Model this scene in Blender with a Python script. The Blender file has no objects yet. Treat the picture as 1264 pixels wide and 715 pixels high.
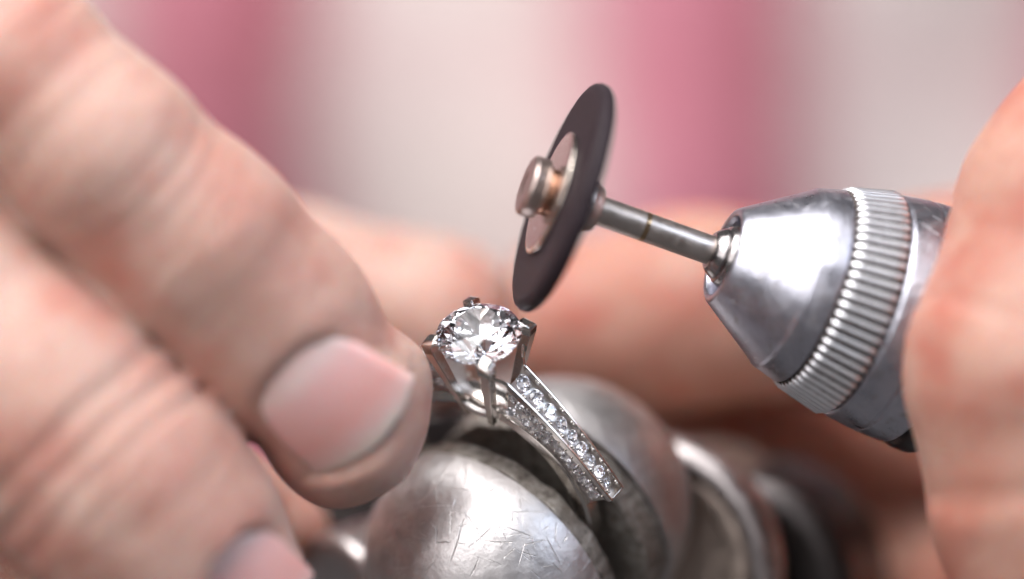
import bpy, bmesh, math, random
import numpy as np
from mathutils import Vector, Matrix

random.seed(7)
rng = np.random.default_rng(7)
scene = bpy.context.scene
COL = scene.collection
MM = 0.001

# ------------------------------------------------------------------ camera
# The place is measured in millimetres around the gemstone: x right, y up, z towards
# the viewer; VIEW turns that frame into the world (metres, Z up, camera looking 28 deg down).
PITCH = math.radians(28)
VIEW = Matrix(((1, 0, 0),
               (0, math.sin(PITCH), -math.cos(PITCH)),
               (0, math.cos(PITCH), math.sin(PITCH))))
ORIGIN = Vector((0, 0, 0.30))
DIST = 223.6                      # mm from lens to the gemstone
FPX = 3511.0


def W(p):
    return ORIGIN + VIEW @ (Vector(p) * MM)


def at(px, py, z):
    k = (DIST - z) / FPX
    return Vector(((px - 632) * k, -(py - 357.5) * k, z))


cam_data = bpy.data.cameras.new('camera')
cam = bpy.data.objects.new('camera', cam_data)
COL.objects.link(cam)
cam.matrix_world = Matrix.Translation(W((0, 0, DIST))) @ VIEW.to_4x4()
cam_data.lens = 100
cam_data.sensor_width = 36
cam_data.clip_start = 0.01
cam_data.clip_end = 20
cam_data.dof.use_dof = True
cam_data.dof.focus_distance = (DIST + 1.2) * MM
cam_data.dof.aperture_fstop = 5.0
cam_data.dof.aperture_blades = 0
scene.camera = cam

# ------------------------------------------------------------------ light
world = bpy.data.worlds.new('World')
scene.world = world
world.use_nodes = True
bg = world.node_tree.nodes['Background']
bg.inputs['Color'].default_value = (0.95, 0.90, 0.92, 1)
bg.inputs['Strength'].default_value = 0.12


def area(name, loc, target, w, h, power, col):
    ld = bpy.data.lights.new(name, 'AREA')
    ld.shape = 'RECTANGLE'
    ld.size = w * MM
    ld.size_y = h * MM
    ld.energy = power
    ld.color = col
    o = bpy.data.objects.new(name, ld)
    COL.objects.link(o)
    o.location = W(loc)
    d = W(target) - W(loc)
    o.rotation_euler = d.to_track_quat('-Z', 'Y').to_euler()
    return o


area('softbox', (-110, 480, 240), (0, 0, -20), 640, 430, 4.1, (1.0, 0.985, 0.98))
area('bench_lamp', (-150, 330, 130), (0, 0, -20), 110, 100, 0.75, (1.0, 0.96, 0.93))
area('cool_chuck_fill', (430, 230, 260), (0, 0, -20), 240, 320, 1.35, (0.70, 0.82, 1.0))  # cool lamp added at the right to brighten and tint the chuck
area('gem_fill', (-330, 190, 460), (0, 0, -20), 460, 420, 1.6, (1.0, 0.98, 0.98))  # fill lamp added behind the camera to brighten the gemstone

vs = scene.view_settings
vs.view_transform = 'Standard'
vs.look = 'None'
vs.exposure = 0.25
vs.gamma = 1.0
cy = scene.cycles
cy.max_bounces = 14
cy.transmission_bounces = 14
cy.glossy_bounces = 8
cy.diffuse_bounces = 3
cy.use_denoising = True
cy.use_adaptive_sampling = True
cy.adaptive_threshold = 0.05
cy.adaptive_min_samples = 16
cy.sample_clamp_indirect = 8
cy.blur_glossy = 0.3
cy.caustics_reflective = True
cy.caustics_refractive = True


# ------------------------------------------------------------------ materials
class NT:
    def __init__(self, name):
        self.m = bpy.data.materials.new(name)
        self.m.use_nodes = True
        self.t = self.m.node_tree
        self.p = self.t.nodes['Principled BSDF']
        self.out = self.t.nodes['Material Output']
        self.tc = self.t.nodes.new('ShaderNodeTexCoord')

    def n(self, kind, **kw):
        nd = self.t.nodes.new(kind)
        for k, v in kw.items():
            if hasattr(nd, k):
                setattr(nd, k, v)
        return nd

    def link(self, a, b):
        self.t.links.new(a, b)

    def coords(self, scale=(1, 1, 1), rot=(0, 0, 0), loc=(0, 0, 0)):
        mp = self.n('ShaderNodeMapping')
        mp.inputs['Scale'].default_value = [s * 1000 for s in scale]   # per millimetre
        mp.inputs['Rotation'].default_value = rot
        mp.inputs['Location'].default_value = loc
        self.link(self.tc.outputs['Object'], mp.inputs['Vector'])
        return mp.outputs['Vector']

    def noise(self, scale=1.0, detail=4, rough=0.55, vec=None, dist=0.0):
        nd = self.n('ShaderNodeTexNoise')
        nd.inputs['Scale'].default_value = scale
        nd.inputs['Detail'].default_value = detail
        nd.inputs['Roughness'].default_value = rough
        nd.inputs['Distortion'].default_value = dist
        self.link(vec if vec is not None else self.coords(), nd.inputs['Vector'])
        return nd.outputs['Fac']

    def ramp(self, fac, stops, interp='LINEAR'):
        r = self.n('ShaderNodeValToRGB')
        r.color_ramp.interpolation = interp
        el = r.color_ramp.elements
        while len(el) < len(stops):
            el.new(0.5)
        for e, (pos, c) in zip(el, stops):
            e.position = pos
            e.color = c if isinstance(c, (tuple, list)) and len(c) == 4 else (
                (c[0], c[1], c[2], 1) if isinstance(c, (tuple, list)) else (c, c, c, 1))
        self.link(fac, r.inputs['Fac'])
        return r.outputs['Color']

    def math(self, op, a, b=0.0, clamp=False):
        nd = self.n('ShaderNodeMath')
        nd.operation = op
        nd.use_clamp = clamp
        for i, v in enumerate((a, b)):
            if isinstance(v, (int, float)):
                nd.inputs[i].default_value = v
            else:
                self.link(v, nd.inputs[i])
        return nd.outputs[0]

    def mix(self, fac, a, b, mode='MIX'):
        nd = self.n('ShaderNodeMix')
        nd.data_type = 'RGBA'
        nd.blend_type = mode
        for sock, v in ((nd.inputs[0], fac), (nd.inputs[6], a), (nd.inputs[7], b)):
            if isinstance(v, (int, float)):
                sock.default_value = v
            elif isinstance(v, (tuple, list)):
                sock.default_value = (v[0], v[1], v[2], 1)
            else:
                self.link(v, sock)
        return nd.outputs[2]

    def bump(self, h, dist_mm, strength=1.0, prev=None):
        nd = self.n('ShaderNodeBump')
        nd.inputs['Strength'].default_value = strength
        nd.inputs['Distance'].default_value = dist_mm * MM
        self.link(h, nd.inputs['Height'])
        if prev is not None:
            self.link(prev, nd.inputs['Normal'])
        return nd.outputs['Normal']

    def set(self, **kw):
        names = dict(color='Base Color', metal='Metallic', rough='Roughness', normal='Normal', ior='IOR',
                     sss='Subsurface Weight', sscale='Subsurface Scale', srad='Subsurface Radius',
                     trans='Transmission Weight', spec='Specular IOR Level', coat='Coat Weight',
                     coat_rough='Coat Roughness', aniso='Anisotropic', sheen='Sheen Weight')
        for k, v in kw.items():
            s = self.p.inputs[names[k]]
            if isinstance(v, bpy.types.NodeSocket):
                self.link(v, s)
            elif isinstance(v, (tuple, list)) and len(v) == 3 and k == 'color':
                s.default_value = (*v, 1)
            else:
                s.default_value = v
        return self.m


def streaks(t, scale, seed, width, keep):
    """straight random scratches: one cut per Voronoi cell, each with its own direction, 0..1"""
    v = t.coords((scale,) * 3, (seed * .7, seed * .4, seed), (seed, seed * 1.7, seed * 0.6))
    nd = t.n('ShaderNodeTexVoronoi')
    nd.inputs['Scale'].default_value = 1.0
    t.link(v, nd.inputs['Vector'])
    def vm(op, a, b=None):
        m = t.n('ShaderNodeVectorMath')
        m.operation = op
        for k, x in enumerate((a, b)):
            if x is None:
                continue
            if isinstance(x, tuple):
                m.inputs[k].default_value = x
            else:
                t.link(x, m.inputs[k])
        return m
    d = vm('SUBTRACT', v, nd.outputs['Position']).outputs[0]
    n_ = vm('NORMALIZE', vm('SUBTRACT', nd.outputs['Color'], (0.5, 0.5, 0.5)).outputs[0]).outputs[0]
    dist = t.math('ABSOLUTE', vm('DOT_PRODUCT', d, n_).outputs['Value'])
    line = t.math('SUBTRACT', 1.0, t.ramp(dist, [(0, 0), (width, 1)]))
    fade = t.math('SUBTRACT', 1.0, t.ramp(nd.outputs['Distance'], [(0.25, 0), (0.62, 1)]))
    sep = t.n('ShaderNodeSeparateXYZ')
    t.link(nd.outputs['Color'], sep.inputs[0])
    pick = t.math('LESS_THAN', t.math('FRACT', t.math('MULTIPLY', sep.outputs[0], 7.3)), keep)
    return t.math('MULTIPLY', t.math('MULTIPLY', line, fade), pick)


def mat_skin(name, pale, warm, red):
    t = NT(name)
    big = t.noise(0.11, 3, 0.55)
    mid = t.noise(0.45, 4, 0.6)
    fine = t.noise(2.6, 4, 0.6)
    c = t.mix(t.ramp(big, [(0.36, 0), (0.64, 1)]), pale, warm)
    c = t.mix(t.math('MULTIPLY', t.ramp(t.noise(0.16, 3, 0.5, t.coords((1, 1, 1), (0, 0, 0), (3.3, 1.2, 0))), [(0.45, 0), (0.68, 1)]), 0.7), c, red)
    c = t.mix(t.math('MULTIPLY', t.ramp(fine, [(0.35, 1), (0.6, 0)]), 0.16), c, (red[0] * .75, red[1] * .7, red[2] * .7))
    v = t.n('ShaderNodeTexVoronoi', feature='DISTANCE_TO_EDGE')
    v.inputs['Scale'].default_value = 1.7
    t.link(t.coords((1, 1, 1)), v.inputs['Vector'])
    b1 = t.bump(t.ramp(v.outputs['Distance'], [(0, 0), (0.16, 1)]), 0.03, 0.5)
    b2 = t.bump(t.noise(1.1, 5, 0.6), 0.16, 0.7, b1)
    m1 = t.n('ShaderNodeMapping')
    m1.inputs['Rotation'].default_value = (0, 0, math.radians(42))
    t.link(t.tc.outputs['Object'], m1.inputs['Vector'])
    m2 = t.n('ShaderNodeMapping')
    m2.inputs['Scale'].default_value = (1500, 320, 420)
    t.link(m1.outputs['Vector'], m2.inputs['Vector'])
    lines = t.noise(1.0, 4, 0.6, m2.outputs['Vector'], 0.3)
    b2 = t.bump(lines, 0.16, 0.7, b2)
    c = t.mix(t.math('MULTIPLY', t.ramp(lines, [(0.34, 1), (0.5, 0)]), 0.22), c, (red[0] * .8, red[1] * .75, red[2] * .75))
    return t.set(color=c, rough=t.ramp(mid, [(0.3, 0.48), (0.7, 0.62)]), sss=1.0, sscale=0.0008,
                 srad=(1.0, 0.42, 0.26), normal=b2, spec=0.42)


M = {}
M['skin'] = mat_skin('skin', (0.555, 0.375, 0.315), (0.53, 0.32, 0.26), (0.49, 0.205, 0.16))
M['skin_warm_shaded'] = mat_skin('skin_warm_shaded', (0.52, 0.315, 0.25), (0.47, 0.22, 0.165), (0.43, 0.12, 0.085))  # redder skin, with the shade on the rear fingers put into its colour


def mat_nail():
    t = NT('nail_plate')
    sep = t.n('ShaderNodeSeparateXYZ')
    t.link(t.tc.outputs['Object'], sep.inputs[0])
    x = t.math('ADD', t.math('MULTIPLY', sep.outputs['X'], 1000 / 10.2), 0.5)
    wob = t.math('MULTIPLY', t.math('SUBTRACT', t.noise(0.5, 2), 0.5), 0.10)
    x = t.math('ADD', x, wob)
    c = t.ramp(x, [(0.0, (0.74, 0.50, 0.46)), (0.14, (0.78, 0.58, 0.55)), (0.30, (0.76, 0.45, 0.43)), (0.66, (0.78, 0.40, 0.36)),
                   (0.82, (0.78, 0.49, 0.45)), (0.90, (0.78, 0.60, 0.53)), (0.95, (0.75, 0.61, 0.53)), (0.985, (0.28, 0.24, 0.21))])
    ridge = t.noise(1.0, 2, 0.5, t.coords((0.12, 2.2, 0.12)))
    b = t.bump(ridge, 0.05, 0.5)
    return t.set(color=c, rough=0.34, sss=0.6, sscale=0.0009, srad=(1, .5, .4), normal=b, spec=0.34)


M['nail'] = mat_nail()


def mat_chuck():
    t = NT('worn_steel')
    lathe = t.noise(1.0, 3, 0.6, t.coords((0.02, 0.02, 7.0)))
    scr = streaks(t, 0.45, 3.0, 0.022, 0.6)
    scr2 = streaks(t, 0.9, 8.0, 0.03, 0.6)
    blot = t.noise(0.55, 6, 0.68)
    tar = t.ramp(t.noise(0.9, 7, 0.72, None, 0.6), [(0.54, 0), (0.66, 1)])
    c = t.ramp(blot, [(0.3, (0.46, 0.46, 0.53)), (0.7, (0.64, 0.64, 0.72))])
    c = t.mix(t.math('MULTIPLY', tar, 0.45), c, (0.30, 0.26, 0.24))
    s = t.math('ADD', scr, scr2, True)
    c = t.mix(t.math('MULTIPLY', s, 0.5), c, (0.85, 0.85, 0.87))
    r = t.math('ADD', t.ramp(blot, [(0.3, 0.24), (0.7, 0.40)]), t.math('MULTIPLY', tar, 0.15))
    b = t.bump(lathe, 0.04, 0.9)
    b = t.bump(s, 0.03, 0.7, b)
    b = t.bump(t.noise(3.5, 4, 0.6), 0.018, 0.8, b)
    return t.set(color=c, metal=1.0, rough=r, normal=b)


def mat_jaw():
    t = NT('scratched_steel')
    s = None
    for i, (sc, wd, kp) in enumerate([(0.12, 0.006, 0.9), (0.19, 0.008, 0.85), (0.24, 0.010, 0.8), (0.31, 0.011, 0.7), (0.40, 0.013, 0.6), (0.55, 0.017, 0.6), (0.9, 0.024, 0.5)]):
        x = streaks(t, sc, 2.3 + i * 5.1, wd, kp)
        s = x if s is None else t.math('ADD', s, x, True)
    s = t.math('MULTIPLY', s, t.ramp(t.noise(0.3, 3, 0.6), [(0.36, 0.35), (0.55, 1)]))
    blot = t.noise(0.5, 6, 0.65)
    fine = t.noise(4.0, 4, 0.65)
    c = t.ramp(blot, [(0.3, (0.56, 0.53, 0.53)), (0.7, (0.74, 0.71, 0.71))])
    c = t.mix(t.math('MULTIPLY', s, 0.75), c, (0.92, 0.90, 0.89))
    pit = t.ramp(t.noise(1.4, 6, 0.7), [(0.60, 0), (0.70, 1)])
    c = t.mix(t.math('MULTIPLY', pit, 0.5), c, (0.22, 0.19, 0.17))
    r = t.math('ADD', t.ramp(blot, [(0.3, 0.40), (0.7, 0.54)]), t.math('MULTIPLY', s, -0.06))
    b = t.bump(t.math('MULTIPLY', s, -1.0), 0.045, 0.9)
    b = t.bump(fine, 0.012, 0.8, b)
    b = t.bump(t.noise(0.45, 4, 0.55), 0.20, 0.7, b)
    return t.set(color=c, metal=1.0, rough=r, normal=b)


def mat_grime():
    t = NT('grimy_metal')
    a = t.noise(1.2, 7, 0.7)
    c = t.ramp(a, [(0.3, (0.09, 0.075, 0.065)), (0.5, (0.28, 0.25, 0.225)), (0.72, (0.50, 0.47, 0.44))])
    b = t.bump(a, 0.18, 0.8)
    b = t.bump(t.noise(6, 4, .6), 0.05, 0.8, b)
    return t.set(color=c, metal=0.55, rough=t.ramp(a, [(0.3, 0.7), (0.7, 0.42)]), normal=b)


def mat_metal(name, col, rough, var=0.5, bumpmm=0.006, nscale=3.0, lathe=0.0):
    t = NT(name)
    a = t.noise(nscale, 5, 0.6)
    c = t.mix(t.ramp(a, [(0.3, 0), (0.7, 1)]), tuple(v * (1 - 0.3 * var) for v in col), col)
    b = t.bump(a, bumpmm, 0.8)
    if lathe:
        b = t.bump(t.noise(1.0, 3, 0.6, t.coords((0.02, 0.02, 9.0))), lathe, 0.8, b)
    return t.set(color=c, metal=1.0, rough=t.ramp(a, [(0.3, rough * .75), (0.7, rough * 1.3)]), normal=b)


M['chuck'] = mat_chuck()
M['jaw'] = mat_jaw()
M['grime'] = mat_grime()
M['gold'] = mat_metal('white_gold', (0.66, 0.62, 0.585), 0.13, 0.3, 0.010, 2.5)
M['gold_rough'] = mat_metal('white_gold_cast', (0.84, 0.80, 0.78), 0.34, 0.5, 0.06, 4.0)
M['mandrel'] = mat_metal('mandrel_steel', (0.62, 0.55, 0.51), 0.38, 0.4, 0.006, 1.5, 0.02)
M['copper'] = mat_metal('brass_bush', (0.62, 0.36, 0.26), 0.30, 0.4, 0.006, 2.0, 0.015)
M['rose_steel'] = mat_metal('rose_steel', (0.52, 0.42, 0.39), 0.34, 0.4, 0.006, 1.5, 0.012)
M['washer'] = mat_metal('washer_steel', (0.62, 0.55, 0.50), 0.22, 0.4, 0.008, 1.5, 0.0)
M['collet'] = mat_metal('collet_steel', (0.42, 0.39, 0.39), 0.22, 0.5, 0.01, 1.5, 0.03)
M['stain'] = mat_metal('heat_stain', (0.42, 0.29, 0.18), 0.30, 0.3, 0.006, 1.5, 0.01)
M['collar'] = mat_metal('collar_steel', (0.56, 0.51, 0.51), 0.36, 0.7, 0.10, 0.8)
M['brown_metal'] = mat_metal('brown_steel', (0.58, 0.48, 0.42), 0.46, 0.8, 0.12, 0.9)
M['black_metal'] = mat_metal('blackened_steel', (0.09, 0.08, 0.08), 0.38, 0.6, 0.05, 1.2)


def mat_disc():
    t = NT('abrasive_rubber')
    a = t.noise(5.0, 5, 0.65)
    # concentric wear round the spindle axis
    sep = t.n('ShaderNodeSeparateXYZ')
    t.link(t.tc.outputs['Object'], sep.inputs[0])
    rr = t.math('SQRT', t.math('ADD', t.math('POWER', sep.outputs['X'], 2.0), t.math('POWER', sep.outputs['Y'], 2.0)))
    cmb = t.n('ShaderNodeCombineXYZ')
    t.link(t.math('MULTIPLY', rr, 1000.0), cmb.inputs[0])
    rings = t.noise(2.2, 4, 0.7, cmb.outputs[0])
    c = t.ramp(rings, [(0.3, (0.014, 0.009, 0.011)), (0.7, (0.036, 0.024, 0.030))])
    b = t.bump(rings, 0.05, 0.6)
    b = t.bump(a, 0.03, 0.7, b)
    return t.set(color=c, rough=0.6, normal=b, spec=0.2)


M['disc'] = mat_disc()


def mat_gem():
    m = bpy.data.materials.new('clear_gem')
    m.use_nodes = True
    t = m.node_tree
    t.nodes.remove(t.nodes['Principled BSDF'])
    g = t.nodes.new('ShaderNodeBsdfGlass')
    g.inputs['Color'].default_value = (0.985, 0.985, 1.0, 1)
    g.inputs['IOR'].default_value = 2.2
    g.inputs['Roughness'].default_value = 0.0
    t.links.new(g.outputs[0], t.nodes['Material Output'].inputs['Surface'])
    return m


M['gem'] = mat_gem()


def mat_shirt():
    t = NT('plaid_cotton')
    sep = t.n('ShaderNodeSeparateXYZ')
    t.link(t.tc.outputs['UV'], sep.inputs[0])
    mp_ = t.n('ShaderNodeMapping')
    mp_.inputs['Scale'].default_value = (1.6, 1.1, 1)
    t.link(t.tc.outputs['UV'], mp_.inputs['Vector'])
    drift = t.math('MULTIPLY', t.math('SUBTRACT', t.noise(1.3, 3, 0.55, mp_.outputs['Vector']), 0.5), 0.22)
    u = t.math('FRACT', t.math('ADD', sep.outputs['X'], drift))
    c = t.ramp(u, [(0.0, (0.66, 0.51, 0.48)), (0.09, (0.49, 0.13, 0.18)), (0.20, (0.50, 0.18, 0.23)), (0.33, (0.45, 0.10, 0.155)), (0.36, (0.28, 0.05, 0.075)),
                   (0.455, (0.30, 0.065, 0.09)), (0.54, (0.62, 0.48, 0.46)), (0.72, (0.72, 0.61, 0.57)), (1.0, (0.66, 0.51, 0.48))])
    v = t.math('FRACT', sep.outputs['Y'])
    c2 = t.ramp(v, [(0.0, (1, 1, 1)), (0.55, (1, 1, 1)), (0.58, (0.93, 0.87, 0.88)), (0.85, (0.93, 0.87, 0.88)), (0.88, (1, 1, 1))])
    c = t.mix(1.0, c, c2, 'MULTIPLY')
    weave = t.noise(3.0, 3, 0.6)
    c = t.mix(t.math('MULTIPLY', weave, 0.12), c, (0.85, 0.82, 0.82))
    return t.set(color=c, rough=0.85, normal=t.bump(weave, 0.15, 0.6), sheen=0.1, spec=0.2)


M['shirt'] = mat_shirt()


# ------------------------------------------------------------------ mesh helpers
def mesh_obj(name, verts, faces, mat, parent=None, smooth=None, mtx=None, loc=None):
    """verts in millimetres, in the frame of the parent; becomes one mesh object in metres"""
    me = bpy.data.meshes.new(name)
    v = np.asarray(verts, dtype=float).reshape(-1, 3) * MM
    me.from_pydata(v.tolist(), [], [tuple(int(i) for i in f) for f in faces])
    return _finish(name, me, mat, parent, smooth, mtx, loc)


def _finish(name, me, mat, parent, smooth, mtx, loc):
    me.validate()
    me.update()
    if mat is not None:
        me.materials.append(mat if not isinstance(mat, str) else M[mat])
    if smooth is not None:
        me.polygons.foreach_set('use_smooth', [True] * len(me.polygons))
        if smooth < 179:
            me.set_sharp_from_angle(angle=math.radians(smooth))
    o = bpy.data.objects.new(name, me)
    COL.objects.link(o)
    if parent is not None:
        o.parent = parent
    if mtx is not None:
        o.matrix_local = mtx
    elif loc is not None:
        o.location = Vector(loc) * MM
    return o


def bm_obj(name, bm, mat, parent=None, smooth=None, mtx=None, loc=None):
    me = bpy.data.meshes.new(name)
    bmesh.ops.recalc_face_normals(bm, faces=bm.faces)
    for v in bm.verts:
        v.co *= MM
    bm.to_mesh(me)
    bm.free()
    return _finish(name, me, mat, parent, smooth, mtx, loc)


def same(o, loc=None, mtx=None, parent=None):
    c = o.copy()
    COL.objects.link(c)
    c.parent = parent if parent is not None else o.parent
    if mtx is not None:
        c.matrix_local = mtx
    elif loc is not None:
        c.location = Vector(loc) * MM
    return c


def thing(name, label, cat, origin, axes=None, group=None):
    """Empty at the base of a thing; axes = local x, y, z in the millimetre frame"""
    o = bpy.data.objects.new(name, None)
    COL.objects.link(o)
    o.empty_display_size = 0.003
    R = Matrix([list(a) for a in axes]).transposed() if axes else Matrix.Identity(3)
    o.matrix_world = Matrix.Translation(W(origin)) @ (VIEW @ R).to_4x4()
    o['label'] = label
    o['category'] = cat
    if group:
        o['group'] = group
    return o


def bevel(o, mm, seg=2, angle=30):
    b = o.modifiers.new('bevel', 'BEVEL')
    b.width = mm * MM
    b.segments = seg
    b.limit_method = 'ANGLE'
    b.angle_limit = math.radians(angle)
    return o


def lathe(prof, n=96, closed=False):
    """prof: list of (z, r); surface of revolution round local z"""
    V, F = [], []
    rings = []
    for z, r in prof:
        if r < 1e-6:
            rings.append([len(V)])
            V.append((0, 0, z))
        else:
            rings.append(list(range(len(V), len(V) + n)))
            V += [(r * math.cos(2 * math.pi * i / n), r * math.sin(2 * math.pi * i / n), z) for i in range(n)]
    pairs = list(zip(rings[:-1], rings[1:]))
    if closed:
        pairs.append((rings[-1], rings[0]))
    for A, B in pairs:
        for i in range(n):
            j = (i + 1) % n
            if len(A) == 1 and len(B) == 1:
                continue
            if len(A) == 1:
                F.append((A[0], B[i], B[j]))
            elif len(B) == 1:
                F.append((A[i], B[0], A[j]))
            else:
                F.append((A[i], B[i], B[j], A[j]))
    return V, F


def rounded(prof, rad=0.15, seg=3):
    """round the inner corners of an open (z, r) profile"""
    P = [Vector(p) for p in prof]
    out = [P[0]]
    for a, b, c in zip(P[:-2], P[1:-1], P[2:]):
        d1, d2 = (a - b), (c - b)
        l = min(rad, d1.length * 0.45, d2.length * 0.45)
        if l < 1e-4:
            out.append(b)
            continue
        s, e = b + d1.normalized() * l, b + d2.normalized() * l
        for k in range(seg + 1):
            u = k / seg
            out.append(s * (1 - u) ** 2 + b * 2 * u * (1 - u) + e * u * u)
    out.append(P[-1])
    return [tuple(p) for p in out]


def loft(sections, cap=True):
    n = len(sections[0])
    V = [p for s in sections for p in s]
    F = []
    for k in range(len(sections) - 1):
        for i in range(n):
            j = (i + 1) % n
            F.append((k * n + i, k * n + j, (k + 1) * n + j, (k + 1) * n + i))
    if cap:
        F.append(tuple(reversed(range(n))))
        F.append(tuple(range((len(sections) - 1) * n, len(sections) * n)))
    return V, F


def lofted(name, sections, mat, parent, smooth=None, bev=None):
    V, F = loft(sections)
    bm = bmesh.new()
    vs_ = [bm.verts.new(v) for v in V]
    for f in F:
        bm.faces.new([vs_[i] for i in f])
    o = bm_obj(name, bm, mat, parent, smooth)
    if bev:
        bevel(o, bev)
    return o


# ------------------------------------------------------------------ implicit surfaces (for the hands)
def surface_nets(Fv, lo, h):
    """naive surface nets; Fv scalar grid (negative inside), lo grid corner, h spacing"""
    S = Fv < 0
    nx, ny, nz = Fv.shape
    acc = np.zeros((nx - 1, ny - 1, nz - 1, 3), np.float32)
    cnt = np.zeros((nx - 1, ny - 1, nz - 1), np.float32)
    sl = lambda o, d: slice(o, d - 1 + o)
    for ax in range(3):
        o1, o2 = [a for a in range(3) if a != ax]
        for i in (0, 1):
            for j in (0, 1):
                s0 = [None] * 3
                s1 = [None] * 3
                s0[ax] = slice(0, Fv.shape[ax] - 1)
                s1[ax] = slice(1, Fv.shape[ax])
                s0[o1] = s1[o1] = sl(i, Fv.shape[o1])
                s0[o2] = s1[o2] = sl(j, Fv.shape[o2])
                a, b = Fv[tuple(s0)], Fv[tuple(s1)]
                cr = (a < 0) != (b < 0)
                tt = np.where(cr, a / np.where(cr, a - b, 1), 0)
                cnt += cr
                acc[..., ax] += tt
                acc[..., o1] += cr * i
                acc[..., o2] += cr * j
    act = cnt > 0
    idx = -np.ones(act.shape, np.int64)
    idx[act] = np.arange(act.sum())
    base = np.argwhere(act)
    V = (base + acc[act] / cnt[act][:, None]) * h + np.asarray(lo)
    faces = []
    for ax in range(3):
        o1, o2 = [(1, 2), (2, 0), (0, 1)][ax]
        s0 = [slice(1, -1)] * 3
        s1 = [slice(1, -1)] * 3
        s0[ax] = slice(0, Fv.shape[ax] - 1)
        s1[ax] = slice(1, Fv.shape[ax])
        a, b = S[tuple(s0)], S[tuple(s1)]
        for flag, flip in ((a & ~b, False), (~a & b, True)):
            e = np.argwhere(flag)
            if not len(e):
                continue
            e = e.copy()
            e[:, o1] += 1
            e[:, o2] += 1
            q = []
            for d1, d2 in ((-1, -1), (0, -1), (0, 0), (-1, 0)):
                c = e.copy()
                c[:, o1] += d1
                c[:, o2] += d2
                q.append(idx[c[:, 0], c[:, 1], c[:, 2]])
            q = np.stack(q, 1)
            faces.append(q[:, ::-1] if flip else q)
    Fq = np.concatenate(faces)
    Fq = Fq[(Fq >= 0).all(1)]
    return V, Fq


def mesh_np(name, V, F, mat, parent, smooth=180):
    me = bpy.data.meshes.new(name)
    V = (np.asarray(V) * MM).astype(np.float32)
    F = np.asarray(F, np.int32)
    me.vertices.add(len(V))
    me.vertices.foreach_set('co', V.ravel())
    me.loops.add(F.size)
    me.loops.foreach_set('vertex_index', F.ravel())
    me.polygons.add(len(F))
    me.polygons.foreach_set('loop_start', np.arange(0, F.size, F.shape[1], dtype=np.int32))
    me.polygons.foreach_set('loop_total', np.full(len(F), F.shape[1], np.int32))
    me.update(calc_edges=True)
    return _finish(name, me, mat, parent, smooth, None, None)


def smin(a, b, k):
    h = np.clip(0.5 + 0.5 * (b - a) / k, 0, 1)
    return b * (1 - h) + a * h - k * h * (1 - h)


class Grid:
    def __init__(self, lo, hi, h):
        self.lo, self.h = np.array(lo, float), h
        n = [int(math.ceil((b - a) / h)) + 1 for a, b in zip(lo, hi)]
        ax = [np.float32(lo[i] + h * np.arange(n[i])) for i in range(3)]
        self.X, self.Y, self.Z = np.meshgrid(*ax, indexing='ij')

    def chain(self, nodes, k=2.0):
        """tapered capsule chain; nodes (Vector, radius); returns distance and, for the nearest piece, arc length"""
        d = None
        tt = None
        s0 = 0.0
        for (a, ra), (b, rb) in zip(nodes[:-1], nodes[1:]):
            ab = b - a
            L = ab.length
            px, py, pz = self.X - a.x, self.Y - a.y, self.Z - a.z
            t = np.clip((px * ab.x + py * ab.y + pz * ab.z) / (L * L), 0, 1)
            q = np.sqrt((px - ab.x * t) ** 2 + (py - ab.y * t) ** 2 + (pz - ab.z * t) ** 2) - (ra + (rb - ra) * t)
            s = s0 + L * t
            if d is None:
                d, tt = q, s
            else:
                tt = np.where(q < d, s, tt)
                d = smin(d, q, k)
            s0 += L
        return d, tt

    def local(self, c, U, V_, N):
        px, py, pz = self.X - c.x, self.Y - c.y, self.Z - c.z
        return (px * U.x + py * U.y + pz * U.z, px * V_.x + py * V_.y + pz * V_.z, px * N.x + py * N.y + pz * N.z)

    def wob(self, f, ph):
        return (np.sin(self.X * f + ph) * np.cos(self.Y * f * 1.13 + ph * 1.7) + np.sin(self.Z * f * 0.9 + ph * 0.6) * 0.6)


def frame(L, N):
    L = L.normalized()
    N = (N - L * N.dot(L)).normalized()
    return L, N.cross(L).normalized(), N


# nail outline in its own plane: half length / half width with a rounded root and a curved free edge
NAIL_RU, NAIL_RV, NAIL_FL = 26.0, 7.6, 0.15


def nail_q(u, v, hl, hw):
    root = np.sqrt(np.maximum(np.abs(v) - (hw + NAIL_FL * u - 3.2), 0) ** 2 + np.maximum(-(u + hl - 3.2), 0) ** 2) - 3.2
    side = np.abs(v) - hw - NAIL_FL * u
    tip = u - (hl - 0.055 * v * v)
    return np.maximum(np.maximum(root, side), tip)


def carve_nail(d, g, c, L, Wd, N, hl, hw):
    u, v, w = g.local(c, L, Wd, N)
    h = w + v * v / (2 * NAIL_RV) + u * u / (2 * NAIL_RU)
    near = (np.abs(u) < hl + 4) & (np.abs(v) < hw + 4) & (np.abs(h) < 3.5)
    q = nail_q(u, v, hl, hw)
    # bring the flesh level with the plate, easing out over a millimetre, with a low fold round root and sides
    cut = np.maximum(q - 0.55, -(h + 0.02))
    k = 0.9
    hh = np.clip(0.5 - 0.5 * (d + cut) / k, 0, 1)
    carved = d * (1 - hh) + (-cut) * hh + k * hh * (1 - hh)
    bed = np.maximum(q + 0.1, np.abs(h + 1.6) - 1.5)
    carved = smin(carved, bed, 0.5)
    carved = carved - 0.20 * np.exp(-((q - 0.5) / 0.40) ** 2) * (u < hl * 0.7)
    return np.where(near, carved, d)


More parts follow.
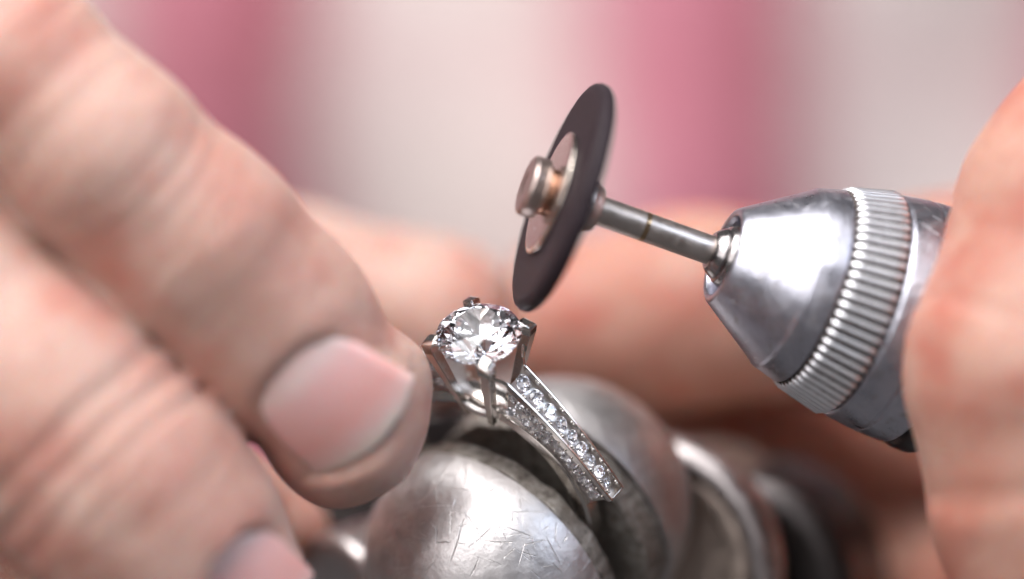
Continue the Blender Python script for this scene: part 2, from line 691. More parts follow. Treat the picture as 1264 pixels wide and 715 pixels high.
def build_nail(parent, c, L, Wd, N, hl, hw, mat='nail'):
    nu, nv = 26, 22
    V, F = [], []
    for layer, off in ((0, 0.12), (1, -0.45)):
        for i in range(nu):
            for j in range(nv):
                v = -hw + 2 * hw * j / (nv - 1)
                # keep inside the outline
                u0 = -hl + (3.2 - math.sqrt(max(3.2 ** 2 - max(abs(v) - (hw - 3.2), 0) ** 2, 0)))
                u1 = hl - 0.055 * v * v
                u = u0 + (u1 - u0) * i / (nu - 1)
                vv = v * (1 + NAIL_FL * u / hw)
                edge = min(i, nu - 1 - i, j, nv - 1 - j)
                e = 0.0 if edge else -0.16
                w = -vv * vv / (2 * NAIL_RV) - u * u / (2 * NAIL_RU) + off + (e if layer == 0 else 0)
                V.append((u, vv, w))
    n1 = nu * nv
    for i in range(nu - 1):
        for j in range(nv - 1):
            a = i * nv + j
            F.append((a, a + nv, a + nv + 1, a + 1))
            F.append((n1 + a, n1 + a + 1, n1 + a + nv + 1, n1 + a + nv))
    rim = [j for j in range(nv)] + [i * nv + nv - 1 for i in range(1, nu)] + \
          [(nu - 1) * nv + j for j in range(nv - 2, -1, -1)] + [i * nv for i in range(nu - 2, 0, -1)]
    for a, b in zip(rim, rim[1:] + rim[:1]):
        F.append((a, b, n1 + b, n1 + a))
    R = Matrix((L, Wd, N)).transposed().to_4x4()
    mtx = Matrix.Translation(c * MM) @ R
    return mesh_obj('nail', V, F, mat, parent, 50, mtx)


def creases(g, d, t, side, lines, mask):
    """press transverse skin folds into a finger: lines (t0, bend, depth, width)"""
    out = np.zeros_like(d)
    for i, (t0, bend, dep, wid) in enumerate(lines):
        x = t - t0 - bend * side * side + 0.35 * g.wob(0.55, i * 1.9)
        out += dep * np.exp(-(x / wid) ** 2) * (0.7 + 0.3 * g.wob(0.35, i * 2.7 + 1))
        out -= 0.35 * dep * np.exp(-((x - 2.0 * wid) / (1.3 * wid)) ** 2)
    return d + out * mask


# ------------------------------------------------------------------ background: shirt
def build_shirt():
    nx, ny = 150, 90
    V, F, UV = [], [], []
    for i in range(nx):
        for j in range(ny):
            u, v = i / (nx - 1), j / (ny - 1)
            x = -320 + 640 * u
            y = -190 + 420 * v
            z = -330 - (x / 230) ** 2 * 70 - ((y - 20) / 190) ** 2 * 20
            z += 7.0 * math.sin(x * 0.03 + y * 0.012 + 1.0) + 4.0 * math.sin(x * 0.06 - y * 0.035) + 4.0 * math.sin(y * 0.06 + x * 0.02)
            V.append((x, y, z))
            UV.append(((x + 84.2 + y * 0.02) / 95.5, y / 74.0 + 0.1))
    for i in range(nx - 1):
        for j in range(ny - 1):
            a = i * ny + j
            F.append((a, a + ny, a + ny + 1, a + 1))
    root = thing('shirt', 'pink and white plaid cotton shirt blurred behind the hands', 'shirt', (0, -190, -335))
    o = mesh_obj('shirt_front', [(x, y + 190, z + 335) for x, y, z in V], F, 'shirt', root, 180)
    lay = o.data.uv_layers.new(name='UVMap')
    for lp in o.data.loops:
        lay.data[lp.index].uv = UV[lp.vertex_index]
    s = o.modifiers.new('thickness', 'SOLIDIFY')
    s.thickness = 0.6 * MM
    s.offset = -1


build_shirt()

# ------------------------------------------------------------------ ring vise
CEN = at(591, 412, 0)
E1 = Vector((.806, -.341, .483)).normalized()
E2 = Vector((-.583, -.589, .559))
E2 = (E2 - E1 * E2.dot(E1)).normalized()
NR = E2.cross(E1).normalized()
JAWC = CEN + E1 * 1.5 - NR * 22.5           # on the ring's mid plane


def build_vise():
    # local z = E2 (towards the viewer, across the ring), x = E1
    root = thing('ring_vise', 'scratched steel ball-jaw vise clamping the ring', 'vise', JAWC - NR * 14, (E1, E2.cross(E1), E2))
    up = 14.0                                 # jaw centre above the root along NR

    def dome(r, depth, z0, sgn, power=2.0):
        prof = [(z0, 0.0), (z0, r - 1.2)]
        for k in range(0, 29):
            a = k / 28 * math.pi / 2
            prof.append((z0 + sgn * (0.15 + depth * math.sin(a) ** (2 / power)), r * max(math.cos(a), 0) ** (2 / power)))
        prof[-1] = (prof[-1][0], 0.0)
        return prof

    def put(name, prof, mat, smooth=40, n=128, off=(0, 0)):
        V, F = lathe(prof, n)
        V = np.array(V)
        V[:, 1] += up + off[1]
        V[:, 0] += off[0]
        bm = bmesh.new()
        vv = [bm.verts.new(v) for v in V]
        for f in F:
            bm.faces.new([vv[i] for i in f])
        return bm_obj(name, bm, mat, root, smooth)

    a = put('jaw', dome(11.1, 11.6, 2.9, 1), 'jaw')
    a['label'] = 'near jaw, domed and covered in bright scratches'
    b = put('jaw', dome(11.0, 10.6, -4.2, -1), 'jaw', off=(1.3, 0.3))
    b['label'] = 'far jaw, smoother dome behind the ring'

    # worn lining plates inside each jaw, uneven rim
    def pad(z0, z1, r, ox=0.0, oy=0.0):
        n = 160
        V, F = [], []
        rings = []
        prof = rounded([(z0, 0.0), (z0, r - .25), (z0, r), (z1, r + .1), (z1, r - .5), (z1, 0)], 0.3, 3)
        for z, rr in prof:
            if rr < 1e-6:
                rings.append([len(V)])
                V.append((ox, up + oy, z))
                continue
            ids = []
            for i in range(n):
                th = 2 * math.pi * i / n
                w = 0.08 * math.sin(th * 13 + z) + 0.05 * math.sin(th * 29 + 2 * z) + 0.03 * math.sin(th * 53 + 1)
                q = rr + (w if rr > r - 0.8 else 0)
                ids.append(len(V))
                V.append((ox + q * math.cos(th), up + oy + q * math.sin(th), z + (0.08 * math.sin(th * 17) if rr > r - 1 else 0)))
            rings.append(ids)
        for A, B in zip(rings[:-1], rings[1:]):
            for i in range(n):
                j = (i + 1) % n
                if len(A) == 1:
                    F.append((A[0], B[i], B[j]))
                elif len(B) == 1:
                    F.append((A[i], B[0], A[j]))
                else:
                    F.append((A[i], B[i], B[j], A[j]))
        bm = bmesh.new()
        vv = [bm.verts.new(v) for v in V]
        for f in F:
            bm.faces.new([vv[i] for i in f])
        bm_obj('lining', bm, 'grime', root, 45)

    pad(1.25, 2.85, 10.75)
    pad(-4.15, -1.55, 10.6, 1.2, 0.3)
    # body below and behind the jaws: neck, rounded collar, dark clamp nut, side screw
    def put_axis(name, prof, mat, c, ax, smooth=40, n=96):
        V, F = lathe(prof, n)
        z = ax.normalized()
        x = z.orthogonal().normalized()
        y = z.cross(x)
        bm = bmesh.new()
        vv = [bm.verts.new(x * p[0] + y * p[1] + z * p[2]) for p in V]
        for f in F:
            bm.faces.new([vv[i] for i in f])
        R = Matrix((E1, E2.cross(E1), E2))     # view -> local
        o = bm_obj(name, bm, mat, root, smooth)
        o.matrix_local = Matrix.Translation((R @ (c - (JAWC - NR * 14))) * MM) @ R.to_4x4()
        return o
    axis = Vector((-0.42, -0.12, 0.90)).normalized()
    c0 = at(815, 692, -21)
    put_axis('neck', rounded([(-14, 0), (-14, 8.4), (0.8, 8.4), (1.1, 8.0), (1.1, 6.9), (0.7, 6.7), (0.7, 0)], 0.6), 'brown_metal', c0, axis)
    torus = [(2.2 * math.sin(2 * math.pi * k / 20), 9.7 + 1.45 * math.cos(2 * math.pi * k / 20)) for k in range(21)]
    put_axis('collar', torus, 'collar', c0, axis, 180)
    put_axis('clamp_nut', rounded([(-16, 0), (-16, 9), (-14.5, 10.4), (-4.5, 10.4), (-3.4, 9.0), (-3.4, 0)], 0.8, 4), 'black_metal', at(892, 742, -22), axis)
    put_axis('base', rounded([(-30, 0), (-30, 15), (-1.5, 15), (0, 13.5), (0, 0)], 1.0, 4), 'black_metal', at(575, 590, -38), Vector((-0.05, 0.86, 0.5)))  # dark body added to blacken the pale gap below and behind the jaws
    put_axis('side_screw', rounded([(0, 0), (0, 5.2), (0.8, 6.0), (6, 6.0), (7, 5.0), (7, 2.6), (16, 2.6), (16, 0)], 0.7, 4), 'collar', at(413, 745, -17), Vector((0.75, 0.2, -0.6)))
    return root


build_vise()


# ------------------------------------------------------------------ ring
def brilliant(R, girdle=0.03, seg=64, upper=True):
    """round brilliant cut from its facet planes, table up; R in mm"""
    S = 10.0
    bm = bmesh.new()
    bmesh.ops.create_cone(bm, cap_ends=True, segments=seg, radius1=S, radius2=S, depth=4 * S)

    def cut(co, no):
        r = bmesh.ops.bisect_plane(bm, geom=bm.verts[:] + bm.edges[:] + bm.faces[:], dist=1e-5, plane_co=co, plane_no=no, clear_outer=True)
        ed = [e for e in r['geom_cut'] if isinstance(e, bmesh.types.BMEdge)]
        if ed:
            bmesh.ops.contextual_create(bm, geom=ed)

    def facet(az, ang, p, up=1):
        a, q = math.radians(az), math.radians(ang)
        no = Vector((math.sin(q) * math.cos(a), math.sin(q) * math.sin(a), up * math.cos(q)))
        cut(Vector((p[0] * math.cos(a), p[0] * math.sin(a), p[1])), no)
    g = girdle * S
    h = (1 - 0.56) * S * math.tan(math.radians(34.5))
    cut(Vector((0, 0, g + h)), Vector((0, 0, 1)))
    for k in range(8):
        facet(45 * k, 34.5, (S, g))
    for k in range(8):
        facet(45 * k + 22.5, 21.0, (0.56 * S * math.cos(math.radians(22.5)), g + h))
    if upper:
        for k in range(16):
            facet(22.5 * k + 11.25, 41.5, (S * 0.992, g))
    for k in range(8):
        facet(45 * k, 40.8, (S, -g), -1)
    if upper:
        for k in range(16):
            facet(22.5 * k + 11.25, 42.3, (S * 0.988, -g), -1)
    bmesh.ops.remove_doubles(bm, verts=bm.verts, dist=1e-4)
    for v in bm.verts:
        v.co *= R / S
    return bm


def build_ring():
    # local x = E1 (along the shank), y = -E2 (away), z = up out of the setting
    root = thing('ring', 'white metal engagement ring with a round clear gemstone held in the vise', 'ring', CEN - NR * 26, (E1, -E2, NR))
    B = 26.0                                     # gem girdle above the root
    HC = B - 16.3                                # centre of the finger hole
    gb = brilliant(3.38)
    g = bm_obj('gemstone', gb, 'gem', root, None, Matrix.Translation((0, 0, B * MM)) @ Matrix.Rotation(math.radians(9), 4, 'Z'))
    g['label'] = 'round brilliant cut clear gemstone'

    # prongs: four square bars leaning out from the base, each ending in a claw
    for sx in (1, -1):
        for sy in (1, -1):
            secs = []
            for z, r, hx, hy in ((-8.3, 1.22, .26, .26), (-7.4, 1.36, .30, .30), (-5, 1.88, .37, .36), (-2.2, 2.45, .45, .43), (-0.7, 2.74, .50, .48),
                                 (-0.1, 2.80, .52, .49), (0.22, 2.74, .48, .45), (0.46, 2.60, .33, .31)):
                sec = [(sx * (r + dx * hx), sy * (r + dy * hy), B + z + (0.10 * (-dx - dy) if z > 0.15 else 0)) for dx, dy in ((-1, -1), (1, -1), (1, 1), (-1, 1))]
                secs.append(sec)
            lofted('prong', secs, 'gold', root, None, 0.05)

    # plain band: half round tube section round the finger hole
    n = 160
    prof = [(8.55, -.62), (8.62, -.80), (9.55, -.80), (9.75, -.55), (9.75, .55), (9.55, .80), (8.62, .80), (8.55, .62)]
    secs = []
    for i in range(n):
        th = 2 * math.pi * i / n
        k = 1.0 + 0.25 * max(math.sin(th), 0)
        secs.append([(r * math.cos(th), y * k, HC + r * math.sin(th)) for r, y in prof])
    V, F = loft(secs, False)
    m = len(prof)
    for i in range(m):
        F.append(((n - 1) * m + i, (n - 1) * m + (i + 1) % m, (i + 1) % m, i))
    bm = bmesh.new()
    vv = [bm.verts.new(v) for v in V]
    for f in F:
        bm.faces.new([vv[i] for i in f])
    bm_obj('band', bm, 'gold', root, 35)

    # small gems and beads share one mesh each
    sg = bm_obj('pave_gem', brilliant(1.0, 0.04, 16, True), 'gem', root)
    bmb = bmesh.new()
    bmesh.ops.create_icosphere(bmb, subdivisions=2, radius=1.0)
    sb = bm_obj('bead', bmb, 'gold', root, 180)
    first = {'g': True, 'b': True}

    def put(src, key, p, nrm, r, spin=0.0, tilt=0.0):
        z = (nrm + Vector(rng.uniform(-tilt, tilt, 3).tolist())).normalized()
        x = z.orthogonal().normalized()
        y = z.cross(x)
        R = Matrix((x, y, z)).transposed().to_4x4()
        mtx = Matrix.Translation(Vector(p) * MM) @ R @ Matrix.Rotation(spin, 4, 'Z') @ Matrix.Diagonal((r, r, r, 1))
        if first[key]:
            first[key] = False
            src.matrix_local = mtx
        else:
            same(src, mtx=mtx)

    for sx in (1, -1):
        def O(t):    # outer face of the shoulder
            return Vector((sx * (3.25 + 9.05 * t + 0.45 * math.sin(math.pi * t) * 0.7), 0, B - 2.75 - 9.0 * t + 0.45 * math.sin(math.pi * t)))

        def I(t):    # inner edge, where it meets the band
            a = math.radians(74 - 58 * t)
            rr = 9.6 + 0.5 * t
            return Vector((sx * rr * math.cos(a), 0, HC + rr * math.sin(a)))

        def hw(t):
            return 1.30 - 0.42 * t
        N_ = 22
        secs, railA, railB, lowA, lowB = [], [], [], [], []
        for i in range(N_ + 1):
            t = i / N_
            o, q = O(t), I(t)
            d = (o - q).normalized()
            of = o - d * 0.80
            w = hw(t)
            # sides are let in by 0.12 between an upper and a lower rail
            o1, q1 = o - d * 0.98, q + d * 0.32
            secs.append([(of.x, -w + .24, of.z), (of.x, w - .24, of.z), (o1.x, w - .24, o1.z), (o1.x, w - .42, o1.z), (q1.x, w - .42, q1.z), (q1.x, w - .20, q1.z),
                         (q.x, w - .20, q.z), (q.x, -w + .20, q.z), (q1.x, -w + .20, q1.z), (q1.x, -w + .42, q1.z), (o1.x, -w + .42, o1.z), (o1.x, -w + .24, o1.z)])
            for rail, s in ((railA, -1), (railB, 1)):
                a, b_ = o, o - d * 0.94
                m_ = o - d * 0.46
                rail.append([(a.x, s * (w - .21), a.z), (a.x, s * w, a.z), (m_.x, s * w, m_.z), (m_.x, s * (w - .12), m_.z), (b_.x, s * (w - .13), b_.z), (b_.x, s * (w - .25), b_.z)])
            for rail, s in ((lowA, -1), (lowB, 1)):
                a, b_ = q + d * 0.30, q - d * 0.05
                rail.append([(a.x, s * (w - .30), a.z), (a.x, s * (w + .02), a.z), (b_.x, s * (w + .02), b_.z), (b_.x, s * (w - .30), b_.z)])
        lofted('shoulder', secs, 'gold_rough', root, None, None)
        for r_ in (railA, railB):
            lofted('rail', r_, 'gold', root, None, 0.06)
        for r_ in (lowA, lowB):
            lofted('rail', r_, 'gold', root, None, 0.06)
        # end bar closing the channel
        for t in (1.0,):
            o, q = O(t), I(t)
            d = (o - q).normalized()
            al = (O(min(t + .02, 1)) - O(max(t - .02, 0))).normalized()
            w = hw(t) - .26
            a, b_ = o, o - d * 0.95
            s = al * (0.16 if t == 0 else -0.16)
            lofted('end_bar', [[(a.x, -w, a.z), (a.x, w, a.z), (b_.x, w, b_.z), (b_.x, -w, b_.z)],
                               [(a.x + s.x, -w, a.z + s.z), (a.x + s.x, w, a.z + s.z), (b_.x + s.x, w, b_.z + s.z), (b_.x + s.x, -w, b_.z + s.z)]], 'gold', root, None, 0.05)
        # the rails sweep up into the prongs
        for s_ in (-1, 1):
            secs2 = []
            for i in range(9):
                u = i / 8
                p0 = Vector((sx * 3.32, s_ * 1.17, B - 3.05))
                p1 = Vector((sx * 2.85, s_ * 1.45, B - 2.35))
                p2 = Vector((sx * 2.62, s_ * 2.25, B - 1.75))
                c_ = p0 * (1 - u) ** 2 + p1 * 2 * u * (1 - u) + p2 * u * u
                h_ = 0.42 - 0.20 * u
                secs2.append([(c_.x - .14, c_.y, c_.z - h_), (c_.x + .14, c_.y, c_.z - h_), (c_.x + .14, c_.y, c_.z + .22), (c_.x - .14, c_.y, c_.z + .22)])
            lofted('rail', secs2, 'gold', root, None, 0.05)
        # row of gems in the channel, shrinking towards the end
        t = 0.075
        k = 0
        while t < 0.97:
            o, q = O(t), I(t)
            al = (O(min(t + .02, 1)) - O(max(t - .02, 0))).normalized()
            nr = Vector((-al.z, 0, al.x)) * sx
            if nr.z < 0:
                nr = -nr
            d = (o - q).normalized()
            r = (hw(t) - .30) * 0.76
            p = o - d * 0.16
            put(sg, 'g', p, nr, r * rng.uniform(0.93, 1.05), k * 0.7, 0.28)
            step = 2 * r * 1.04 / 12.4
            for s in (-1, 1):
                for dt in (0.44, 0.60):
                    ob = O(min(t + step * dt, 1)) - d * 0.0
                    put(sb, 'b', (ob.x, s * (hw(t) - .36), ob.z), nr, 0.145 * rng.uniform(0.75, 1.2))
            t += step
            k += 1
        # tiny gems let into the flanks
        for s in (-1, 1):
            t = 0.05
            while t < 0.95:
                o, q = O(t), I(t)
                d = o - q
                gap = d.length - 0.52 - 0.30
                r = min(0.40, gap * 0.42)
                c = q + d.normalized() * (0.30 + gap * 0.5)
                if gap > 1.5 and t < 0.45:
                    for f in (0.28, 0.74):
                        c2 = q + d.normalized() * (0.30 + gap * f)
                        put(sg, 'g', (c2.x, s * (hw(t) - .10), c2.z), Vector((0, s, 0)), 0.40, t * 9, 0.5)
                        put(sb, 'b', (c2.x + .33 * sx, s * (hw(t) - .12), c2.z - .30), Vector((0, s, 0)), 0.11)
                else:
                    put(sg, 'g', (c.x, s * (hw(t) - .10), c.z), Vector((0, s, 0)), r * 1.1, t * 9, 0.5)
                    for f in (0.18, 0.82):
                        c2 = q + d.normalized() * (0.30 + gap * f)
                        put(sb, 'b', (c2.x + .26 * sx, s * (hw(t) - .12), c2.z - .2), Vector((0, s, 0)), 0.11)
                t += 2.1 * 0.40 / 12.4
    # gallery bars tie the prongs together under the gem
    for s in (1, -1):
        for axis_ in (0, 1):
            secs = []
            for i in range(13):
                u = -1 + 2 * i / 12
                z = B - 7.1 - 0.3 * (1 - u * u)
                x = u * 1.45
                y = s * 1.40
                p = (x, y) if axis_ == 0 else (y, x)
                px = [(p[0] + (dx if axis_ else 0), p[1] + (0 if axis_ else dx), z + dz) for dx, dz in ((-.22, -.25), (.22, -.25), (.22, .25), (-.22, .25))]
                secs.append(px)
            lofted('gallery_bar', secs, 'gold_rough', root, None, 0.06)
    return root


build_ring()

# ------------------------------------------------------------------ rotary tool
AX = Vector((-.927, .324, .19)).normalized()     # spindle axis, towards the disc
TC = at(695, 244, 2.0)                           # middle of the disc


def build_tool():
    x = AX.orthogonal().normalized()
    y = AX.cross(x)
    BASE = 62.0                                  # root at the back end of the handpiece, local z towards the disc
    root = thing('rotary_tool', 'steel rotary handpiece with a knurled chuck and small dark grinding disc', 'rotary tool', TC - AX * BASE, (x, y, AX))

    def part(name, prof, mat, parent=None, smooth=35, n=128, rad=0.12, seg=3):
        # prof in (s, r): s millimetres behind the disc centre
        p = rounded([(BASE - s, r) for s, r in prof], rad, seg)
        V, F = lathe(p, n)
        bm = bmesh.new()
        vv = [bm.verts.new(v) for v in V]
        for f in F:
            bm.faces.new([vv[i] for i in f])
        return bm_obj(name, bm, mat, parent or root, smooth)

    # disc assembly
    d = part('grinding_disc', [(-.78, 0), (-.78, 5.2), (-.78, 8.7), (-.40, 9.4), (.40, 9.4), (.78, 8.7), (.78, 5.2), (.78, 0)], 'disc', rad=0.35, seg=5)
    d['label'] = 'thin dark round grinding disc'
    for v in d.data.vertices:                    # worn, slightly chipped rim
        rr = math.hypot(v.co.x, v.co.y)
        if rr > 8.6 * MM:
            th = math.atan2(v.co.y, v.co.x)
            k = 1 - 0.006 * (math.sin(th * 7 + 1) * 0.5 + math.sin(th * 23) * 0.4 + abs(math.sin(th * 41)) ** 6 * 0.9)
            v.co.x *= k
            v.co.y *= k
    part('washer', [(-.80, 1.0), (-.80, 5.0), (-1.15, 5.0), (-1.25, 4.6), (-1.25, 1.0)], 'washer')
    sc_ = part('screw', [(-1.27, 0), (-1.27, 1.9), (-1.8, 1.9), (-1.8, 0)], 'copper')
    part('screw_head', [(-1.75, 0), (-1.75, 2.3), (-1.95, 2.42), (-2.95, 2.42), (-3.17, 2.2), (-3.17, 1.0), (-3.09, 0.9), (-3.09, 0)], 'rose_steel', sc_)
    part('back_washer', [(.80, 1.0), (.80, 3.4), (1.15, 3.4), (1.35, 3.0), (1.35, 1.0)], 'washer')
    part('flange', [(1.4, 0), (1.4, 2.15), (2.2, 2.15), (2.35, 2.0), (2.9, 1.75), (3.1, 1.2), (3.1, 0)], 'mandrel')
    m = part('mandrel', [(3.0, 0), (3.0, 1.17), (15, 1.17), (15, 0)], 'mandrel')
    part('stain_band', [(6.7, 1.0), (6.7, 1.178), (7.1, 1.178), (7.1, 1.0)], 'stain', m, rad=0.003)
    part('collet', [(12.5, 0), (12.5, 1.45), (12.75, 1.72), (13.3, 2.1), (13.42, 2.02), (13.55, 2.3), (14.0, 2.52), (14.9, 2.75), (18, 2.8), (18, 0)], 'collet', rad=0.08)
    # nose cone with its recess
    part('nose_cone', [(18.40, 2.95), (15.90, 3.0), (14.10, 3.15), (13.65, 3.35), (13.60, 3.72), (13.80, 3.95), (18.95, 7.28), (19.15, 7.50), (21.2, 8.08), (21.3, 7.8), (21.3, 2.95)],
         'chuck', rad=0.14, n=160)

    # knurled grip ring: straight flutes cut along the axis
    nf, per = 64, 10
    rows = [(23.27, 0.0), (23.35, 0.35), (23.65, 1.0), (24.2, 1.0), (25.4, 1.0), (26.6, 1.0), (27.15, 1.0), (27.45, 0.35), (27.55, 0.0)]
    V, F = [], []
    n = nf * per
    jit = rng.uniform(-0.04, 0.04, nf)
    for s, k in rows:
        rb = 8.16 + (s - 23.27) * 0.26
        for i in range(n):
            th = 2 * math.pi * i / n
            ph = (i % per) / per
            prof = (0.5 - 0.5 * math.cos(2 * math.pi * ph))
            prof = min(1.0, max(0.0, prof * 1.7 - 0.22))
            r = rb - 0.10 + k * (prof * 0.50 - 0.20 + jit[i // per] * prof) - (1 - k) * 0.22
            V.append((r * math.cos(th), r * math.sin(th), BASE + 1.95 - s))
    for a in range(len(rows) - 1):
        for i in range(n):
            j = (i + 1) % n
            F.append((a * n + i, (a + 1) * n + i, (a + 1) * n + j, a * n + j))
    k0 = len(V)
    for s, r in ((23.27, 5.0), (27.55, 5.0)):
        for i in range(n):
            th = 2 * math.pi * i / n
            V.append((r * math.cos(th), r * math.sin(th), BASE + 1.95 - s))
    lastrow = (len(rows) - 1) * n
    for i in range(n):
        j = (i + 1) % n
        F.append((i, j, k0 + j, k0 + i))
        F.append((lastrow + j, lastrow + i, k0 + n + i, k0 + n + j))
    bm = bmesh.new()
    vv = [bm.verts.new(v) for v in V]
    for f in F:
        bm.faces.new([vv[i] for i in f])
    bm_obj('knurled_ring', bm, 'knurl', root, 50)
    part('rear_sleeve', [(25.62, 4), (25.62, 8.95), (25.85, 9.25), (28.2, 9.62), (28.35, 9.5), (28.55, 9.5), (28.7, 9.66), (31.0, 9.78), (31.2, 9.5), (31.2, 4)], 'chuck', rad=0.15)
    part('handle', [(31.30, 0), (31.30, 9.3), (31.8, 9.9), (33.30, 10.0), (33.90, 9.4), (35.10, 9.3), (35.90, 9.8), (59.40, 9.8), (60.90, 8.5), (60.90, 0)], 'black_metal', rad=0.3)
    return root


def mat_knurl():
    t = NT('knurl_steel')
    geo = t.n('ShaderNodeNewGeometry')
    sep = t.n('ShaderNodeSeparateXYZ')
    t.link(t.tc.outputs['Object'], sep.inputs[0])
    # darker colour down in the flutes: radius below the tooth tips, measured against the cone
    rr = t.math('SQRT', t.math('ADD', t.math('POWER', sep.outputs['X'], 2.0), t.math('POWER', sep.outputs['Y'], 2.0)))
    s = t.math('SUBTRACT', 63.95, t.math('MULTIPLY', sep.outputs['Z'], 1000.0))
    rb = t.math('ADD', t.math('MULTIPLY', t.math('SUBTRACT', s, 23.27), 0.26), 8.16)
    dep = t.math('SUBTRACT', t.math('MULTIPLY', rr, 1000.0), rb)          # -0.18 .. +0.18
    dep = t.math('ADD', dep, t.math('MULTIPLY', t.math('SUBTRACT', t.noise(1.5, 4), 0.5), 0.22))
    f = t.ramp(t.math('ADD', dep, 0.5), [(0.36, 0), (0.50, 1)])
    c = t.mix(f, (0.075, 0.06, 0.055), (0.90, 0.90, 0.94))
    b = t.bump(t.noise(4, 4, .6), 0.02, 0.8)
    return t.set(color=c, metal=t.ramp(f, [(0, 0.5), (1, 1)]), rough=t.ramp(f, [(0, 0.6), (1, 0.36)]), normal=b)


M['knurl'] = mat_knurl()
build_tool()


# ------------------------------------------------------------------ hands
def N2(px, py, z, r):
    return (at(px, py, z), r)


def build_left_hand():
    g = Grid((-78, -40, -60), (3, 50, 22), 0.5)
    # first finger, nail towards the viewer
    idx = [N2(-420, -330, -8, 9.5), N2(10, 77, 11, 6.75), N2(128, 190, 10.5, 7.0), N2(243, 300, 8, 7.4), N2(336, 400, 5, 7.25), N2(412, 496, 2.4, 6.6)]
    d1, t1 = g.chain(idx, 3.0)
    tipd, _ = g.chain([N2(470, 474, 1.2, 4.0), N2(438, 536, 1.8, 4.7), N2(416, 562, 1.2, 4.1)], 2.0)
    d1 = smin(d1, tipd, 2.5)
    L, Wd, N = frame(at(456, 540, 8.1) - at(358, 452, 11.7), Vector((-0.06, -0.12, 0.98)))
    c_nail = at(411, 504, 9.75)
    # knuckle folds on the back of the finger
    tk = sum((idx[i + 1][0] - idx[i][0]).length for i in range(3))
    Lf, Wf, Nf = frame(idx[3][0] - idx[2][0], Vector((0, 0.35, 0.93)))
    u, v, w = g.local(idx[3][0], Lf, Wf, Nf)
    mask = np.clip((w - 1.0) / 3.0, 0, 1) * np.clip(1.25 - np.abs(v) / 8, 0, 1)
    lines = [(tk - 7.4, -.02, .16, .5), (tk - 5.6, -.02, .22, .5), (tk - 3.9, -.02, .32, .5), (tk - 2.2, -.022, .36, .5), (tk - 0.6, -.024, .34, .45), (tk + 1.0, -.022, .28, .5), (tk + 2.6, -.02, .16, .5)]
    lines = [(a - 2.2, b, c * 0.75, d * 0.8) for a, b, c, d in lines]
    d1 = creases(g, d1, t1, v, lines, mask)
    tp = (idx[1][0] - idx[0][0]).length
    Lf, Wf, Nf = frame(idx[2][0] - idx[1][0], Vector((0, 0.35, 0.93)))
    u, v, w = g.local(idx[1][0], Lf, Wf, Nf)
    mask2 = np.clip((w - 0.5) / 3.0, 0, 1)
    d1 = creases(g, d1, t1, v, [(tp - 3, .01, .18, .5), (tp - 1.6, -.004, .14, .35), (tp + 0.3, .008, .22, .45), (tp + 1.9, .0, .15, .35), (tp + 3.9, .006, .18, .45), (tp + 6.5, .008, .10, .5)], mask2)
    d1 = carve_nail(d1, g, c_nail, L, Wd, N, 5.1, 4.95)
    # second finger below it
    mid = [N2(-420, -30, -6, 11), N2(-110, 322, 8, 9.0), N2(56, 500, 9.5, 8.9), N2(148, 598, 9, 8.9), N2(215, 680, 7.5, 8.3), N2(262, 738, 5.5, 7.2)]
    d2, t2 = g.chain(mid, 3.0)
    tk = sum((mid[i + 1][0] - mid[i][0]).length for i in range(3))
    Lf, Wf, Nf = frame(mid[3][0] - mid[2][0], Vector((0.1, 0.25, 0.95)))
    u, v, w = g.local(mid[3][0], Lf, Wf, Nf)
    mask = np.clip((w - 0.5) / 3.0, 0, 1)
    lines = [(tk - 8.4, .0, .18, .7), (tk - 6.2, .006, .28, .65), (tk - 4.0, .010, .34, .7), (tk - 1.8, .012, .34, .6), (tk + 0.3, .008, .28, .6), (tk + 2.3, -.01, .15, .6)]
    d2 = creases(g, d2, t2, v, lines, mask)
    L2, W2, Nn2 = frame(at(350, 800, 3) - at(270, 690, 7), Vector((0.42, -0.05, 0.90)))
    c_nail2 = at(314, 726, 11.8)
    d2 = carve_nail(d2, g, c_nail2, L2, W2, Nn2, 4.2, 4.2)
    # remaining fingers and the back of the hand
    d3, _ = g.chain([N2(-420, 230, -20, 10), N2(-200, 560, -8, 9), N2(30, 800, -6, 8.5)], 3.0)
    d4, _ = g.chain([N2(120, 560, -24, 6), N2(300, 640, -22, 5), N2(362, 655, -21, 3.2)], 2.0)
    th, _ = g.chain([N2(-350, 160, -50, 11), N2(80, 340, -48, 8.5), N2(340, 362, -42, 7.8), N2(540, 398, -38, 7.7)], 4.0)
    palm, _ = g.chain([N2(-520, 0, -32, 19), N2(-440, 300, -30, 19)], 8.0)
    d = d1
    d = smin(d, d2, 0.7)
    d = smin(d, d3, 0.7)
    d = smin(d, d4, 0.7)
    d = smin(d, th, 1.0)
    d = smin(d, palm, 6.0)
    d = d + 0.06 * g.wob(0.8, 0.3)
    V, F = surface_nets(d, g.lo, g.h)
    base = Vector((-60, 10, -40))
    root = thing('hand', 'bare hand at the left with two fingertips and nails against the vise', 'hand', base)
    mesh_np('skin', V - np.array(base), F, 'skin', root)
    build_nail(root, c_nail - base, L, Wd, N, 5.1, 4.95)
    build_nail(root, c_nail2 - base, L2, W2, Nn2, 4.2, 4.2)


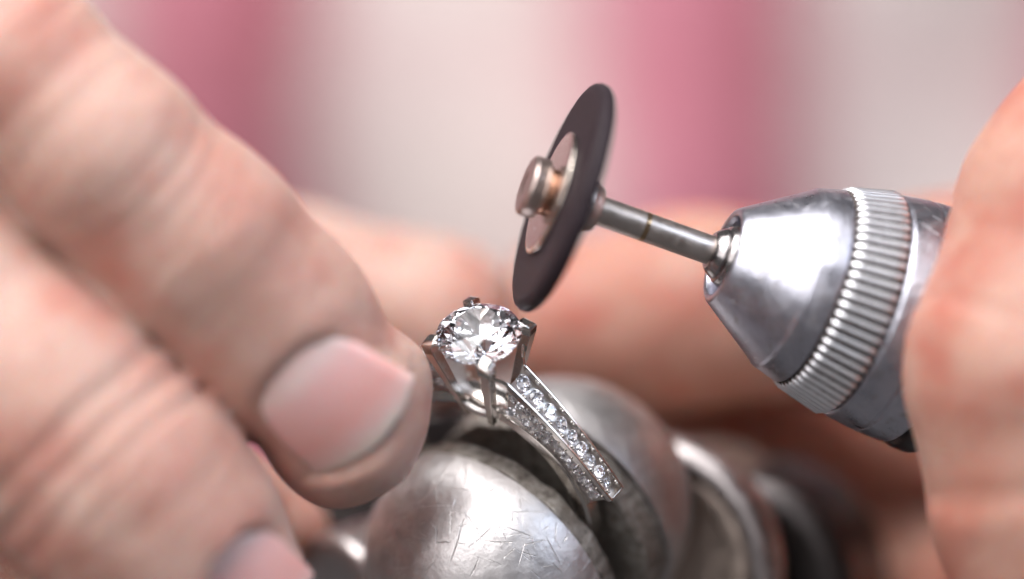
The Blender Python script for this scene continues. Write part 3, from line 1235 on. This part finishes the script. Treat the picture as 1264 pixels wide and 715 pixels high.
def build_right_hand():
    g = Grid((0, -42, -76), (82, 42, 24), 0.6)
    # thumb in front of the handpiece
    th = [N2(1700, -150, -14, 12), N2(1475, 60, 0, 10.4), N2(1352, 265, 5, 9.8), N2(1283, 452, 7, 9.5), N2(1308, 620, 6.5, 9.0), N2(1345, 800, 6, 8.8)]
    d1, t1 = g.chain(th, 4.0)
    tk = sum((th[i + 1][0] - th[i][0]).length for i in range(3))
    Lf, Wf, Nf = frame(th[3][0] - th[2][0], Vector((-0.4, 0, 0.9)))
    u, v, w = g.local(th[3][0], Lf, Wf, Nf)
    mask = np.clip((w + 2) / 4.0, 0, 1)
    lines = [(tk - 9.5, .004, .16, .7), (tk - 7.0, .004, .10, .6), (tk - 1.2, .004, .20, .9), (tk + 8.0, .02, .42, 1.0)]
    d1 = creases(g, d1, t1, v, lines, mask)
    # fingers curled behind the handpiece
    d2, _ = g.chain([N2(685, 402, -40, 7.6), N2(850, 382, -38, 8.4), N2(1150, 385, -34, 9.2), N2(1480, 300, -28, 11)], 4.0)
    d3, _ = g.chain([N2(730, 450, -50, 8.2), N2(880, 515, -52, 8.4), N2(1000, 560, -62, 8.6), N2(1250, 590, -68, 9), N2(1450, 520, -44, 12)], 4.0)
    d4, _ = g.chain([N2(940, 765, -50, 7.8), N2(1120, 752, -46, 8.4), N2(1420, 720, -22, 10)], 4.0)
    palm, _ = g.chain([N2(1580, 200, -34, 16), N2(1540, 560, -24, 18)], 8.0)
    d = smin(d1, smin(d2, d3, 1.0), 1.0)
    d = smin(d, d4, 1.0)
    d = smin(d, palm, 7.0)
    # clear the bore the handpiece passes through
    p0 = TC - AX * 30
    px, py, pz = g.X - p0.x, g.Y - p0.y, g.Z - p0.z
    s = -(px * AX.x + py * AX.y + pz * AX.z)
    rad = np.sqrt(np.maximum(px * px + py * py + pz * pz - s * s, 0))
    bore = np.maximum(rad - 10.15, np.maximum(-s - 30, s - 34))
    d = np.maximum(d, -bore)
    d = d + 0.06 * g.wob(0.7, 1.3)
    V, F = surface_nets(d, g.lo, g.h)
    base = Vector((70, -10, -20))
    root = thing('hand', 'bare hand at the right with its thumb over the handpiece', 'hand', base)
    mesh_np('skin', V - np.array(base), F, 'skin_warm_shaded', root)


build_left_hand()
build_right_hand()
